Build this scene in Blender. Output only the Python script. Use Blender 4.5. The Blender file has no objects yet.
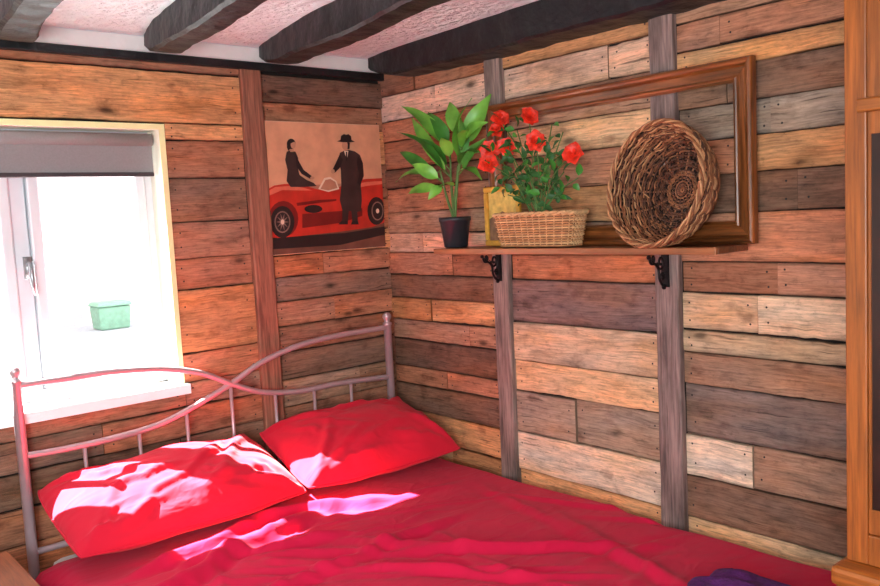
import bpy, math, random
from mathutils import Vector, Matrix, noise
random.seed(7)
SC = bpy.context.scene
COL = SC.collection
PI = math.pi
# ------------------------------------------------------------------ camera
F = 825.0
ax = Vector((960, 126, -F)).normalized()
ay = Vector((-715, 40, -F)); ay = (ay - ax*ay.dot(ax)).normalized()
az = ax.cross(ay)
R = Matrix((ax, ay, az))
CAM = Vector((-2.10, -2.75, 1.45))
cd = bpy.data.cameras.new('camera'); co = bpy.data.objects.new('camera', cd); COL.objects.link(co)
cd.sensor_width = 36; cd.lens = 36*F/880; cd.clip_start = .02
co.matrix_world = Matrix.Translation(CAM) @ R.to_4x4()
SC.camera = co
def ray(px, py): return R @ Vector((px-440, 293-py, -F))
def on_x(px, py, x):
    d = ray(px, py); return CAM + d*((x-CAM.x)/d.x)
def on_y(px, py, y):
    d = ray(px, py); return CAM + d*((y-CAM.y)/d.y)
def on_z(px, py, z):
    d = ray(px, py); return CAM + d*((z-CAM.z)/d.z)

# ------------------------------------------------------------------ colour + materials
def lin(c):
    c = c/255.0
    return c/12.92 if c <= .04045 else ((c+.055)/1.055)**2.4
def rgb(r, g, b): return (lin(r), lin(g), lin(b), 1)
def newmat(name):
    m = bpy.data.materials.new(name); m.use_nodes = True
    nt = m.node_tree; b = nt.nodes['Principled BSDF']
    return m, nt, b
def N(nt, t, **kw):
    n = nt.nodes.new(t)
    for k, v in kw.items(): setattr(n, k, v)
    return n
def L(nt, a, b): nt.links.new(a, b)
def ramp(nt, src, stops):
    r = N(nt, 'ShaderNodeValToRGB')
    while len(r.color_ramp.elements) < len(stops): r.color_ramp.elements.new(.5)
    for e, (p, c) in zip(r.color_ramp.elements, stops):
        e.position = p; e.color = c if len(c) == 4 else (*c, 1)
    L(nt, src, r.inputs[0]); return r.outputs[0]
def g(v): return (v, v, v, 1)
def mul(nt, a, b, fac=1.0, mode='MULTIPLY'):
    m = N(nt, 'ShaderNodeMix', data_type='RGBA', blend_type=mode)
    m.inputs[0].default_value = fac
    for s, i in ((a, 6), (b, 7)):
        if isinstance(s, tuple): m.inputs[i].default_value = s
        else: L(nt, s, m.inputs[i])
    return m.outputs[2]
def bump(nt, b, h, strength=.3, dist=.01):
    bn = N(nt, 'ShaderNodeBump'); bn.inputs['Strength'].default_value = strength; bn.inputs['Distance'].default_value = dist
    L(nt, h, bn.inputs['Height']); L(nt, bn.outputs[0], b.inputs['Normal'])
def plain(name, col, rough=.5, metal=0, var=.15, scale=20, bmp=.1, bd=.003, sheen=0, coat=0, spec=None):
    m, nt, b = newmat(name)
    tc = N(nt, 'ShaderNodeTexCoord')
    n = N(nt, 'ShaderNodeTexNoise'); n.inputs['Scale'].default_value = scale; n.inputs['Detail'].default_value = 5
    L(nt, tc.outputs['Object'], n.inputs['Vector'])
    f = ramp(nt, n.outputs[0], [(.3, g(1-var)), (.7, g(1+var))])
    L(nt, mul(nt, col, f), b.inputs['Base Color'])
    b.inputs['Roughness'].default_value = rough; b.inputs['Metallic'].default_value = metal
    if spec is not None: b.inputs['Specular IOR Level'].default_value = spec
    if sheen: b.inputs['Sheen Weight'].default_value = sheen
    if coat: b.inputs['Coat Weight'].default_value = coat
    if bmp: bump(nt, b, n.outputs[0], bmp, bd)
    return m
def cloth(name, col, sheen=.05):
    """cotton: faint soft creases in the bump"""
    m, nt, b = newmat(name); tc = N(nt, 'ShaderNodeTexCoord')
    def nz(sc, det, dis, mpv=(1, 1, 1)):
        mp = N(nt, 'ShaderNodeMapping'); mp.inputs['Scale'].default_value = mpv; L(nt, tc.outputs['Object'], mp.inputs[0])
        n = N(nt, 'ShaderNodeTexNoise'); n.inputs['Scale'].default_value = sc; n.inputs['Detail'].default_value = det; n.inputs['Distortion'].default_value = dis
        L(nt, mp.outputs[0], n.inputs['Vector']); return n.outputs[0]
    a = ramp(nt, nz(5, 2, .9, (1, 1.8, 1)), [(.36, g(0)), (.49, g(.8)), (.51, g(.8)), (.64, g(0))])
    f = ramp(nt, nz(5, 4, 0), [(.3, g(.94)), (.7, g(1.05))])
    L(nt, mul(nt, col, f), b.inputs['Base Color'])
    bump(nt, b, a, .2, .012)
    b.inputs['Roughness'].default_value = .85; b.inputs['Specular IOR Level'].default_value = .15; b.inputs['Sheen Weight'].default_value = sheen
    return m
def wood(name, col, axis=2, rough=.5, contrast=.5, scale=1.0, coat=0, attr=False):
    """grain runs along axis of object space, or along U when attr (per plank colour)"""
    m, nt, b = newmat(name)
    tc = N(nt, 'ShaderNodeTexCoord')
    src = tc.outputs['UV'] if attr else tc.outputs['Object']
    def mp(s):
        mm = N(nt, 'ShaderNodeMapping'); mm.inputs['Scale'].default_value = s; L(nt, src, mm.inputs['Vector']); return mm.outputs[0]
    if attr: s1, s2, s3 = (12, 180, 1), (5, 16, 1), (2.4, 50, 1)
    else:
        def sc(a, c):
            v = [c*scale]*3; v[axis] = a*scale; return tuple(v)
        s1, s2, s3 = sc(5, 110), sc(2.5, 14), sc(1.5, 28)
    n1 = N(nt, 'ShaderNodeTexNoise'); n1.inputs['Scale'].default_value = 1; n1.inputs['Detail'].default_value = 6; n1.inputs['Roughness'].default_value = .72
    L(nt, mp(s1), n1.inputs['Vector'])
    n2 = N(nt, 'ShaderNodeTexNoise'); n2.inputs['Scale'].default_value = 1; n2.inputs['Detail'].default_value = 8; n2.inputs['Distortion'].default_value = .3; n2.inputs['Roughness'].default_value = .64
    L(nt, mp(s2), n2.inputs['Vector'])
    w = N(nt, 'ShaderNodeTexNoise'); w.inputs['Scale'].default_value = 1; w.inputs['Detail'].default_value = 4; w.inputs['Distortion'].default_value = .7
    L(nt, mp(s3), w.inputs['Vector'])
    c = contrast; c3 = c*.7 if attr else c; c2 = c*.9 if attr else c
    f1 = ramp(nt, n1.outputs[0], [(.34, g(1-.65*c)), (.5, g(1)), (.68, g(1+.4*c))])
    f2 = ramp(nt, n2.outputs[0], [(.30, g(1-.85*c2)), (.5, g(1)), (.70, g(1+.4*c2))])
    f3 = ramp(nt, w.outputs[0], [(.36, g(1)), (.44, g(1-.5*c3)), (.5, g(1)), (.58, g(1-.35*c3)), (.64, g(1.05))])
    if attr:
        a = N(nt, 'ShaderNodeAttribute'); a.attribute_name = 'Col'; base = a.outputs['Color']
        n4 = N(nt, 'ShaderNodeTexNoise'); n4.inputs['Scale'].default_value = 1; n4.inputs['Detail'].default_value = 4; L(nt, mp((3, 11, 1)), n4.inputs['Vector'])
        tint = ramp(nt, n4.outputs[0], [(.34, (.88, .96, 1.06, 1)), (.48, g(1)), (.56, (1.05, .98, .95, 1)), (.68, (1.14, .97, .80, 1))])
        base = mul(nt, base, tint)
    else: base = col
    o = mul(nt, mul(nt, mul(nt, base, f1), f2), f3)
    if attr:   # knots, stains, cracks, specks
        v = N(nt, 'ShaderNodeTexVoronoi'); v.inputs['Scale'].default_value = 1
        L(nt, mp((3.2, 9, 1)), v.inputs['Vector'])
        k = ramp(nt, v.outputs['Distance'], [(.0, g(.15)), (.05, g(.3)), (.09, g(.72)), (.15, g(1))])
        n5 = N(nt, 'ShaderNodeTexNoise'); n5.inputs['Scale'].default_value = 1; n5.inputs['Detail'].default_value = 4; L(nt, mp((4, 105, 1)), n5.inputs['Vector'])
        cr = ramp(nt, n5.outputs[0], [(.30, g(.4)), (.36, g(1))])
        n7 = N(nt, 'ShaderNodeTexNoise'); n7.inputs['Scale'].default_value = 1; n7.inputs['Detail'].default_value = 7; n7.inputs['Roughness'].default_value = .75; L(nt, mp((28, 54, 1)), n7.inputs['Vector'])
        sp = ramp(nt, n7.outputs[0], [(.30, g(.58)), (.45, g(1)), (.68, g(1.14))])
        n8 = N(nt, 'ShaderNodeTexNoise'); n8.inputs['Scale'].default_value = 1; n8.inputs['Detail'].default_value = 5; L(nt, mp((9, 14, 1)), n8.inputs['Vector'])
        sn = ramp(nt, n8.outputs[0], [(.30, (.62, .57, .56, 1)), (.40, g(1))])
        o = mul(nt, mul(nt, mul(nt, mul(nt, o, k), cr), sp), sn)
    L(nt, o, b.inputs['Base Color'])
    b.inputs['Roughness'].default_value = rough
    if attr: b.inputs['Specular IOR Level'].default_value = .2
    if coat: b.inputs['Coat Weight'].default_value = coat; b.inputs['Coat Roughness'].default_value = .22
    bump(nt, b, mul(nt, f1, f3), .4 if attr else .15, .003)
    return m

# ------------------------------------------------------------------ mesh builder
class MB:
    def __init__(s): s.v = []; s.f = []; s.m = []; s.c = []; s.uv = []
    def face(s, idx, mat=0, col=(1, 1, 1, 1), uv=None):
        s.f.append(tuple(idx)); s.m.append(mat); s.c.append(col); s.uv.append(uv or [(0, 0)]*len(idx))
    def add(s, pts): n = len(s.v); s.v += [Vector(p) for p in pts]; return n
    def box(s, lo, hi, mat=0, M=None, col=(1, 1, 1, 1)):
        x0, y0, z0 = lo; x1, y1, z1 = hi
        P = [Vector(p) for p in ((x0,y0,z0),(x1,y0,z0),(x1,y1,z0),(x0,y1,z0),(x0,y0,z1),(x1,y0,z1),(x1,y1,z1),(x0,y1,z1))]
        if M: P = [M @ p for p in P]
        n = s.add(P)
        for q in ((0,3,2,1),(4,5,6,7),(0,1,5,4),(1,2,6,5),(2,3,7,6),(3,0,4,7)): s.face([n+i for i in q], mat, col)
    def tube(s, pts, r, n=8, closed=False, mat=0, col=(1, 1, 1, 1), caps=True):
        pts = [Vector(p) for p in pts]; k = len(pts)
        rr = r if isinstance(r, (list, tuple)) else [r]*k
        def tan(i):
            if closed: return (pts[(i+1) % k]-pts[i-1]).normalized()
            return (pts[min(i+1, k-1)]-pts[max(i-1, 0)]).normalized()
        t = tan(0); u = t.orthogonal().normalized(); base = len(s.v)
        for i in range(k):
            t = tan(i); u = (u-t*u.dot(t))
            u = u.normalized() if u.length > 1e-6 else t.orthogonal().normalized()
            w = t.cross(u)
            for j in range(n):
                a = 2*PI*j/n; s.v.append(pts[i]+(u*math.cos(a)+w*math.sin(a))*rr[i])
        for i in range(k if closed else k-1):
            i2 = (i+1) % k
            for j in range(n):
                j2 = (j+1) % n
                s.face((base+i*n+j, base+i*n+j2, base+i2*n+j2, base+i2*n+j), mat, col)
        if caps and not closed:
            s.face([base+j for j in range(n)][::-1], mat, col); s.face([base+(k-1)*n+j for j in range(n)], mat, col)
    def lathe(s, prof, n=24, M=None, mat=0, col=(1, 1, 1, 1)):
        M = M or Matrix(); base = len(s.v)
        for r, z in prof:
            for j in range(n):
                a = 2*PI*j/n; s.v.append(M @ Vector((r*math.cos(a), r*math.sin(a), z)))
        for i in range(len(prof)-1):
            for j in range(n):
                j2 = (j+1) % n
                s.face((base+i*n+j, base+i*n+j2, base+(i+1)*n+j2, base+(i+1)*n+j), mat, col)
    def grid(s, fn, nu, nv, mat=0, wrap=False, col=(1, 1, 1, 1), flip=False):
        base = len(s.v)
        for i in range(nu+1):
            for j in range(nv+1): s.v.append(Vector(fn(i/nu, j/nv)))
        for i in range(nu):
            for j in range(nv):
                a = base+i*(nv+1)+j; q = (a, a+nv+1, a+nv+2, a+1)
                s.face(q[::-1] if flip else q, mat, col)
    def poly(s, pts, mat=0, col=(1, 1, 1, 1)):
        n = s.add(pts); s.face(range(n, n+len(pts)), mat, col)
    def build(s, name, mats, parent=None, smooth=False, bevel=0, origin=None, attr=False, sub=0):
        if not isinstance(mats, (list, tuple)): mats = [mats]
        if parent is not None:
            o0 = Vector((0, 0, 0)); p = parent
            while p is not None: o0 += p.location; p = p.parent
            off = o0; loc = Vector((0, 0, 0))
        else:
            if origin is None:
                xs = [v.x for v in s.v]; ys = [v.y for v in s.v]; zs = [v.z for v in s.v]
                origin = Vector(((min(xs)+max(xs))/2, (min(ys)+max(ys))/2, min(zs)))
            off = Vector(origin); loc = Vector(origin)
        me = bpy.data.meshes.new(name); me.from_pydata([tuple(v-off) for v in s.v], [], s.f); 
        for m in mats: me.materials.append(m)
        me.polygons.foreach_set('material_index', s.m)
        if smooth: me.polygons.foreach_set('use_smooth', [True]*len(s.f))
        if attr:
            ca = me.color_attributes.new('Col', 'FLOAT_COLOR', 'CORNER'); ul = me.uv_layers.new(name='UVMap')
            cc = []; uu = []
            for c, u, f in zip(s.c, s.uv, s.f):
                for k in range(len(f)):
                    cc += list(c[k] if isinstance(c, list) else c); uu += list(u[k])
            ca.data.foreach_set('color', cc); ul.data.foreach_set('uv', uu)
        me.update()
        o = bpy.data.objects.new(name, me); COL.objects.link(o); o.location = loc
        if parent is not None: o.parent = parent
        if bevel:
            b = o.modifiers.new('bevel', 'BEVEL'); b.width = bevel; b.segments = 2; b.limit_method = 'ANGLE'
        if sub:
            b = o.modifiers.new('sub', 'SUBSURF'); b.levels = sub; b.render_levels = sub
        return o
def tag(o, label, cat, group=None):
    o['label'] = label; o['category'] = cat
    if group: o['group'] = group
    return o
def struct(o): o['kind'] = 'structure'; return o
def empty(name, loc, label, cat, group=None):
    o = bpy.data.objects.new(name, None); COL.objects.link(o); o.location = loc; o.empty_display_size = .05
    return tag(o, label, cat, group)
def spline(pts, n=8):
    """catmull-rom through points"""
    P = [Vector(p) for p in pts]; P = [P[0]*2-P[1]]+P+[P[-1]*2-P[-2]]; out = []
    for i in range(1, len(P)-2):
        for k in range(n):
            t = k/n; a, b, c, d = P[i-1:i+3]
            out.append(.5*((2*b)+(c-a)*t+(2*a-5*b+4*c-d)*t*t+(3*b-a-3*c+d)*t**3))
    out.append(P[-2]); return out

# ------------------------------------------------------------------ materials
M_plank = wood('pallet_wood', None, attr=True, rough=.82, contrast=.58)
M_gap = plain('dark_gap', rgb(26, 15, 11), .9)
M_nail = plain('nail_head', rgb(30, 22, 20), .6)
M_beam = plain('beam_black_paint', rgb(18, 20, 24), .5, var=.5, scale=14, bmp=.9, bd=.018)
M_plaster = plain('ceiling_plaster', rgb(236, 252, 255), .8, var=.03, scale=30, bmp=1.0, bd=.03)
M_cove = plain('cove_plaster', rgb(252, 240, 238), .8, var=.02, scale=30, bmp=.3, bd=.01)
M_wallp = plain('wall_plaster', rgb(225, 214, 206), .9, var=.04)
M_floor = wood('floor_boards', rgb(110, 66, 40), axis=1, contrast=.5)
M_upvc = plain('white_plastic', rgb(226, 230, 236), .35, var=.02, bmp=0)
M_cream = plain('cream_edge', rgb(250, 242, 180), .55, var=.05)
M_reveal = plain('reveal_paint', rgb(252, 251, 232), .55, var=.04)
M_sill = plain('sill_paint', rgb(250, 252, 252), .45, var=.03)
M_blind = plain('blind_fabric', rgb(140, 136, 138), .85, var=.06, scale=200)
M_blindbar = plain('blind_bar', rgb(60, 52, 56), .6, var=.05)
M_steel = plain('steel', rgb(165, 165, 170), .35, metal=.8, var=.05)
M_bedmetal = plain('satin_bed_metal', rgb(204, 178, 184), .34, metal=.5, var=.06, bmp=0)  # silver with the bedding's red reflection put into the base colour
M_duvet = cloth('crimson_duvet_cotton', rgb(208, 22, 66), .06)
M_pillow = cloth('red_pillow_cotton', rgb(222, 32, 58), .08)
M_matt = plain('mattress_ticking', rgb(240, 225, 225), .85, var=.04)
M_purple = plain('purple_wool', rgb(84, 20, 96), .9, var=.35, scale=90, bmp=.6, bd=.006)
M_pine = wood('orange_pine', rgb(176, 94, 34), axis=2, contrast=.5, rough=.45, coat=.15)
M_pineh = wood('orange_pine_rail', rgb(180, 98, 36), axis=1, contrast=.5, rough=.45, coat=.15)
M_table = wood('brown_table_wood', rgb(150, 78, 36), axis=1, contrast=.4, rough=.6)
M_darkglass = plain('dark_panel', rgb(48, 20, 12), .4, var=.3)
M_brass = plain('brass', rgb(190, 140, 60), .3, metal=.9, var=.05)
M_shelf = wood('shelf_wood', rgb(128, 72, 44), axis=1, contrast=.5, rough=.45, coat=.2)
M_shelfedge = wood('shelf_edge', rgb(168, 102, 62), axis=1, contrast=.45, rough=.45)
M_iron = plain('cast_iron', rgb(30, 26, 28), .5, metal=.6, var=.2)
M_frame = wood('varnished_frame', rgb(142, 78, 36), axis=1, contrast=.9, rough=.36, coat=.22)
M_framev = wood('varnished_frame_upright', rgb(142, 78, 36), axis=2, contrast=.9, rough=.36, coat=.22)
M_gilt = plain('gilt', rgb(206, 150, 50), .4, metal=.2, var=.2, scale=60)
M_pot = plain('black_pot', rgb(42, 42, 48), .45, var=.1)
M_soil = plain('soil', rgb(40, 26, 18), .95, var=.4, scale=90, bmp=.8)
M_leaf = plain('bright_leaf', rgb(116, 180, 66), .4, var=.3, scale=16)
M_leaf2 = plain('mid_leaf', rgb(70, 138, 50), .42, var=.3, scale=16)
M_leafd = plain('dark_leaf', rgb(48, 96, 42), .5, var=.3, scale=30)
M_stem = plain('green_stem', rgb(86, 120, 56), .6)
M_bloom = plain('red_petal', rgb(242, 54, 30), .5, var=.35, scale=60)
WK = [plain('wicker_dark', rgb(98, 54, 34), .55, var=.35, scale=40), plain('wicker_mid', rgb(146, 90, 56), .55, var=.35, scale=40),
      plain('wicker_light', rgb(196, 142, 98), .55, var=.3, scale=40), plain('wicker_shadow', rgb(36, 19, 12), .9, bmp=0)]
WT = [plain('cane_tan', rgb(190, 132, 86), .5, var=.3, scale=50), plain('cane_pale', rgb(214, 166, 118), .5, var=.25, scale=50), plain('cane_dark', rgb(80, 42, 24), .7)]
def glassmat():
    m = bpy.data.materials.new('window_glass'); m.use_nodes = True; nt = m.node_tree; nt.nodes.clear()
    o = N(nt, 'ShaderNodeOutputMaterial'); mx = N(nt, 'ShaderNodeMixShader'); t = N(nt, 'ShaderNodeBsdfTransparent'); gl = N(nt, 'ShaderNodeBsdfGlossy')
    gl.inputs['Roughness'].default_value = .03; mx.inputs[0].default_value = .05
    L(nt, t.outputs[0], mx.inputs[1]); L(nt, gl.outputs[0], mx.inputs[2]); L(nt, mx.outputs[0], o.inputs[0]); return m
M_glass = glassmat()

# ------------------------------------------------------------------ plank walls
def plank(mb, wall, u0, u1, z0, z1, col, th=None, nails=True):
    """wall 'Y': plane y=0, u=x ; wall 'X': plane x=0, u=y"""
    th = th if th else random.uniform(.008, .019)
    gp = random.uniform(.0006, .0030); z0 += gp*random.random(); z1 -= gp; u0 += .001; u1 -= .001
    t0 = th
    ou, ov = random.uniform(0, 80), random.uniform(0, 80)
    v = random.uniform(.74, 1.2); wv = random.uniform(.94, 1.07); c = (col[0]*v, col[1]*v*wv, col[2]*v*wv*wv, 1)
    slope = random.uniform(-.005, .005)
    nseg = max(1, int((u1-u0)/.025)); base = len(mb.v); sd = random.uniform(0, 99)
    amp = random.choice([.5, .7, 1.0, 1.5, 2.2]); K = 8
    for i in range(nseg+1):
        u = u0+(u1-u0)*i/nseg
        e1 = amp*(.0034*noise.noise(Vector((u*5, sd, 0)))+.0020*noise.noise(Vector((u*30, sd, 3)))); e2 = amp*(.0034*noise.noise(Vector((u*5, sd, 7)))+.0020*noise.noise(Vector((u*30, sd, 9))))+slope*(i/nseg-.5)
        e1 = max(-.001, e1); e2 = min(.0006, e2); w1 = .009+.006*noise.noise(Vector((u*9, sd, 2))); w2 = .009+.006*noise.noise(Vector((u*9, sd, 5)))
        for (zz, d) in ((z0+e1, -.001), (z0+e1, t0-.002), (z0+e1+.0016, t0), (z0+e1+w1, t0+.0004), (z1+e2-w2, t0+.0004), (z1+e2-.0016, t0), (z1+e2, t0-.002), (z1+e2, -.001)):
            mb.v.append(Vector((u, -d, zz)) if wall == 'Y' else Vector((-d, u, zz)))
    h = z1-z0
    def uvw(i, j):
        u = (u1-u0)*i/nseg; zz = (0, .003, .004, .012, h-.012, h-.004, h-.002, h)[j]
        return (ou+u, ov+zz)
    fe = random.uniform(.6, .95)
    ce = (c[0]*.5, c[1]*.5, c[2]*.5, 1); cm = (c[0]*fe, c[1]*fe, c[2]*fe, 1); LV = [ce, ce, cm, c, c, cm, ce, ce]
    for i in range(nseg):
        for j in range(K-1):
            a = base+i*K+j; q = [a, a+K, a+K+1, a+1]; uv = [uvw(i, j), uvw(i+1, j), uvw(i+1, j+1), uvw(i, j+1)]; cl = [LV[j], LV[j], LV[j+1], LV[j+1]]
            if wall == 'X': q = q[::-1]; uv = uv[::-1]; cl = cl[::-1]
            mb.face(q, 1, cl, uv)
    for i in (0, nseg):
        mb.face([base+i*K+j for j in range(K)], 1, ce, [(ou, ov)]*K)
    if nails and u1-u0 > .15:
        for uu in (u0+.025, u1-.025):
            for zz in (z0+(z1-z0)*.28, z0+(z1-z0)*.74):
                uq = uu+random.uniform(-.006, .006); zq = zz+random.uniform(-.006, .006); r = .0032; n = len(mb.v)
                for k in range(6):
                    a = k*PI/3; p = (uq+r*math.cos(a), zq+r*math.sin(a))
                    mb.v.append(Vector((p[0], -t0-.0012, p[1])) if wall == 'Y' else Vector((-t0-.0012, p[0], p[1])))
                mb.face(range(n, n+6), 2, (1, 1, 1, 1))
PAL = {'or': rgb(214, 154, 106), 'ro': rgb(198, 130, 96), 'rb': rgb(180, 124, 96), 'br': rgb(174, 132, 106), 'db': rgb(140, 104, 84), 'dg': rgb(136, 112, 100),
       'pg': rgb(146, 118, 112), 'tn': rgb(224, 184, 144), 'lt': rgb(234, 198, 164), 'pk': rgb(220, 178, 152), 'pl': rgb(228, 198, 170), 'gb': rgb(176, 148, 126)}
CEIL = 2.09
# --- right wall
b1 = (on_x(513, 330, -.02).y, on_x(498, 330, -.02).y)
b2 = (on_x(684, 400, -.02).y, on_x(661, 400, -.02).y)
mb = MB(); mb.box((0, -3.7, 0), (.12, .12, CEIL), 0)
def column(wall, u0, u1, zs, cols, psplit=0.0, umin=None):
    for i in range(len(zs)-1):
        z1, z0 = zs[i], zs[i+1]
        k = cols[i % len(cols)]; us = [u0, u1]
        if umin is not None or random.random() < psplit:
            lo = u0 if umin is None else umin
            if umin is not None: us = [u0, -2.9+random.uniform(-.2, .2), u1]
            if random.random() < psplit or umin is None: us.insert(-1, lo+(u1-lo)*random.uniform(.25, .75))
        for j in range(len(us)-1):
            kk = k if j == 0 or random.random() < .4 else random.choice(['or', 'rb', 'br', 'tn', 'pk', 'gb', 'db'])
            plank(mb, wall, us[j], us[j+1], z0, z1, PAL[kk if j < len(us)-2 or len(us) == 2 else k])
def ext(zs, step=.1, lo=0, hi=CEIL):
    zs = sorted(zs, reverse=True)
    up = []
    z = zs[0]
    while z < hi-.03: z = min(hi, z+step); up.append(z)
    dn = []; z = zs[-1]
    while z > lo+.03: z = max(lo, z-step); dn.append(z)
    return up[::-1]+zs+dn, len(up)
pa = [84, 112, 134, 164, 184, 210, 232, 252, 275, 299, 322, 342, 370, 388, 414, 442]
ca = ['pk', 'ro', 'rb', 'db', 'rb', 'br', 'pk', 'rb', 'db', 'or', 'br', 'db', 'rb', 'db', 'or', 'or']
zs, nu = ext([on_x(442, p, 0).z for p in pa]); column('X', b1[1], 0, zs, ['rb']*nu+ca+['rb', 'br', 'db', 'or']*3, .35)
pb = [18, 50, 84, 118, 150, 186, 222, 254, 281, 326, 368, 400, 444, 484]
cb = ['or', 'pk', 'br', 'tn', 'rb', 'or', 'br', 'ro', 'pg', 'lt', 'tn', 'gb', 'pl', 'or']
zs, nu = ext([on_x(588, p, 0).z for p in pb]); column('X', b2[1], b1[0], zs, ['br']*nu+cb+['br', 'tn', 'db', 'or']*3, .15)
pc = [5, 36, 60, 98, 134, 171, 211, 262, 294, 334, 358, 392, 446, 490, 534]
cc = ['rb', 'or', 'db', 'gb', 'rb', 'db', 'ro', 'rb', 'lt', 'tn', 'br', 'dg', 'pl', 'db', 'tn']
zs, nu = ext([on_x(765, p, 0).z for p in pc]); column('X', -3.7, b2[0], zs, ['br']*nu+cc+['br', 'tn', 'db', 'or']*3, .35, -1.86)
wr = mb.build('wall_right', [M_gap, M_plank, M_nail], attr=True, origin=(0, 0, 0)); struct(wr)
# --- window wall
WX0, WX1, WZ0, WZ1 = -1.84, -.95, .90, 1.80  # left edge is out of view, placed to keep sun off the bedside table
WT_ = .20
pxl, pxr = on_y(248, 200, -.02).x, on_y(268, 200, -.02).x
mb = MB()
mb.box((WX1, 0, 0), (0, WT_, CEIL), 0); mb.box((-3.7, 0, 0), (WX0, WT_, CEIL), 0)
mb.box((WX0, 0, 0), (WX1, WT_, WZ0), 0); mb.box((WX0, 0, WZ1), (WX1, WT_, CEIL), 0)
zt = [2.03, 1.985, WZ1+.012]
plank(mb, 'Y', -3.7, pxl, zt[1], 2.03, PAL['rb']); plank(mb, 'Y', -2.7, pxl, zt[2], zt[1], PAL['or'])
plank(mb, 'Y', -3.7, -2.7, zt[2], zt[1], PAL['br'])
p2 = [122, 141, 178, 221, 257, 287, 350, 378, 402]
c2 = ['or', 'rb', 'db', 'rb', 'ro', 'or', 'ro', 'br']
z2 = [on_y(208, p, 0).z for p in p2]; z2[0] = zt[2]
column('Y', WX1+.009, pxl, z2, c2)
zz = z2[-1]; cyc = ['db', 'rb', 'ro', 'db', 'br', 'rb', 'db']; i = 0
plank(mb, 'Y', -3.7, WX1+.009, zz, WZ0-.012, PAL['rb'])
while zz > .02:
    zn = max(0, zz-random.uniform(.085, .115))
    us = [-3.7]; x = -3.7
    while x < pxl-1.0: x += random.uniform(.7, 1.0); us.append(min(x, pxl-.3))
    us.append(pxl)
    for k in range(len(us)-1): plank(mb, 'Y', us[k], us[k+1], zn, zz, PAL[cyc[(i+k*3) % 7]])
    zz = zn; i += 1
zz = zt[2]
while zz > WZ0+.05:
    plank(mb, 'Y', -3.7, WX0-.012, zz-.1, zz, PAL[random.choice(cyc)]); zz -= .1
p3 = [106, 130, 165, 200, 232, 252, 273, 296, 320, 345, 372, 398, 424]
c3 = ['rb', 'or', 'rb', 'ro', 'or', 'ro', 'db', 'rb', 'rb', 'db', 'br', 'rb']
zs, nu = ext([on_y(325, p, 0).z for p in p3], hi=2.03); column('Y', pxr, -.012, zs, ['db']*nu+c3+['rb', 'db', 'br']*4, .3)
wl = mb.build('wall_back', [M_gap, M_plank, M_nail], attr=True, origin=(0, 0, 0)); struct(wl)
# other walls, floor, ceiling
mb = MB(); mb.box((-3.82, -3.82, 0), (-3.7, .2, CEIL)); struct(mb.build('wall_left', M_wallp))
mb = MB(); mb.box((-3.7, -3.82, 0), (.12, -3.7, CEIL)); struct(mb.build('wall_front', M_wallp))
mb = MB(); mb.box((-3.82, -3.82, -.1), (.12, .2, 0)); struct(mb.build('floor', M_floor))
mb = MB(); mb.box((-3.82, -3.82, CEIL), (.12, .2, CEIL+.1)); mb.box((-3.7, -.021, 2.0365), (-.001, -.0005, CEIL), 1); struct(mb.build('ceiling', [M_plaster, M_cove]))
# battens (upright trims)
def batten(name, wall, u0, u1, z0, z1, mat, th=.036):
    m = MB(); n = 60
    def jig(k, s): return .0030*noise.noise(Vector((k*.3, s*7.3, u0*9)))+.0014*noise.noise(Vector((k*1.7, s*7.3, u0*9)))
    prof = []
    for k in range(n+1):
        z = z0+(z1-z0)*k/n; a = u0+jig(k, 1); b = u1+jig(k, 2)
        P = [(a, .012), (a, th-.003), (a+.004, th), (b-.004, th), (b, th-.003), (b, .012)]
        prof.append([Vector((u, -d, z)) if wall == 'Y' else Vector((-d, u, z)) for u, d in P])
    base = m.add([p for r in prof for p in r])
    for k in range(n):
        for j in range(5):
            a = base+k*6+j; q = (a, a+1, a+7, a+6); m.face(q if wall == 'Y' else q[::-1], 0)
    m.face([base+j for j in range(6)], 0); m.face([base+n*6+j for j in range(6)], 0)
    return struct(m.build(name, mat))
batten('trim_1', 'Y', pxl, pxr, 0, 2.01, wood('batten_red', rgb(160, 102, 80), axis=2, contrast=.7, rough=.75))
batten('trim_2', 'X', b1[0], b1[1], 0, 2.01, wood('batten_grey', rgb(154, 130, 122), axis=2, contrast=.75, rough=.8))
batten('trim_3', 'X', b2[0], b2[1], 0, 2.01, wood('batten_grey_brown', rgb(152, 126, 120), axis=2, contrast=.75, rough=.8))
mb = MB(); mb.box((-3.7, -.045, 2.008), (-.001, -.0215, 2.036)); struct(mb.build('trim_4', M_beam, bevel=.004))
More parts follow.
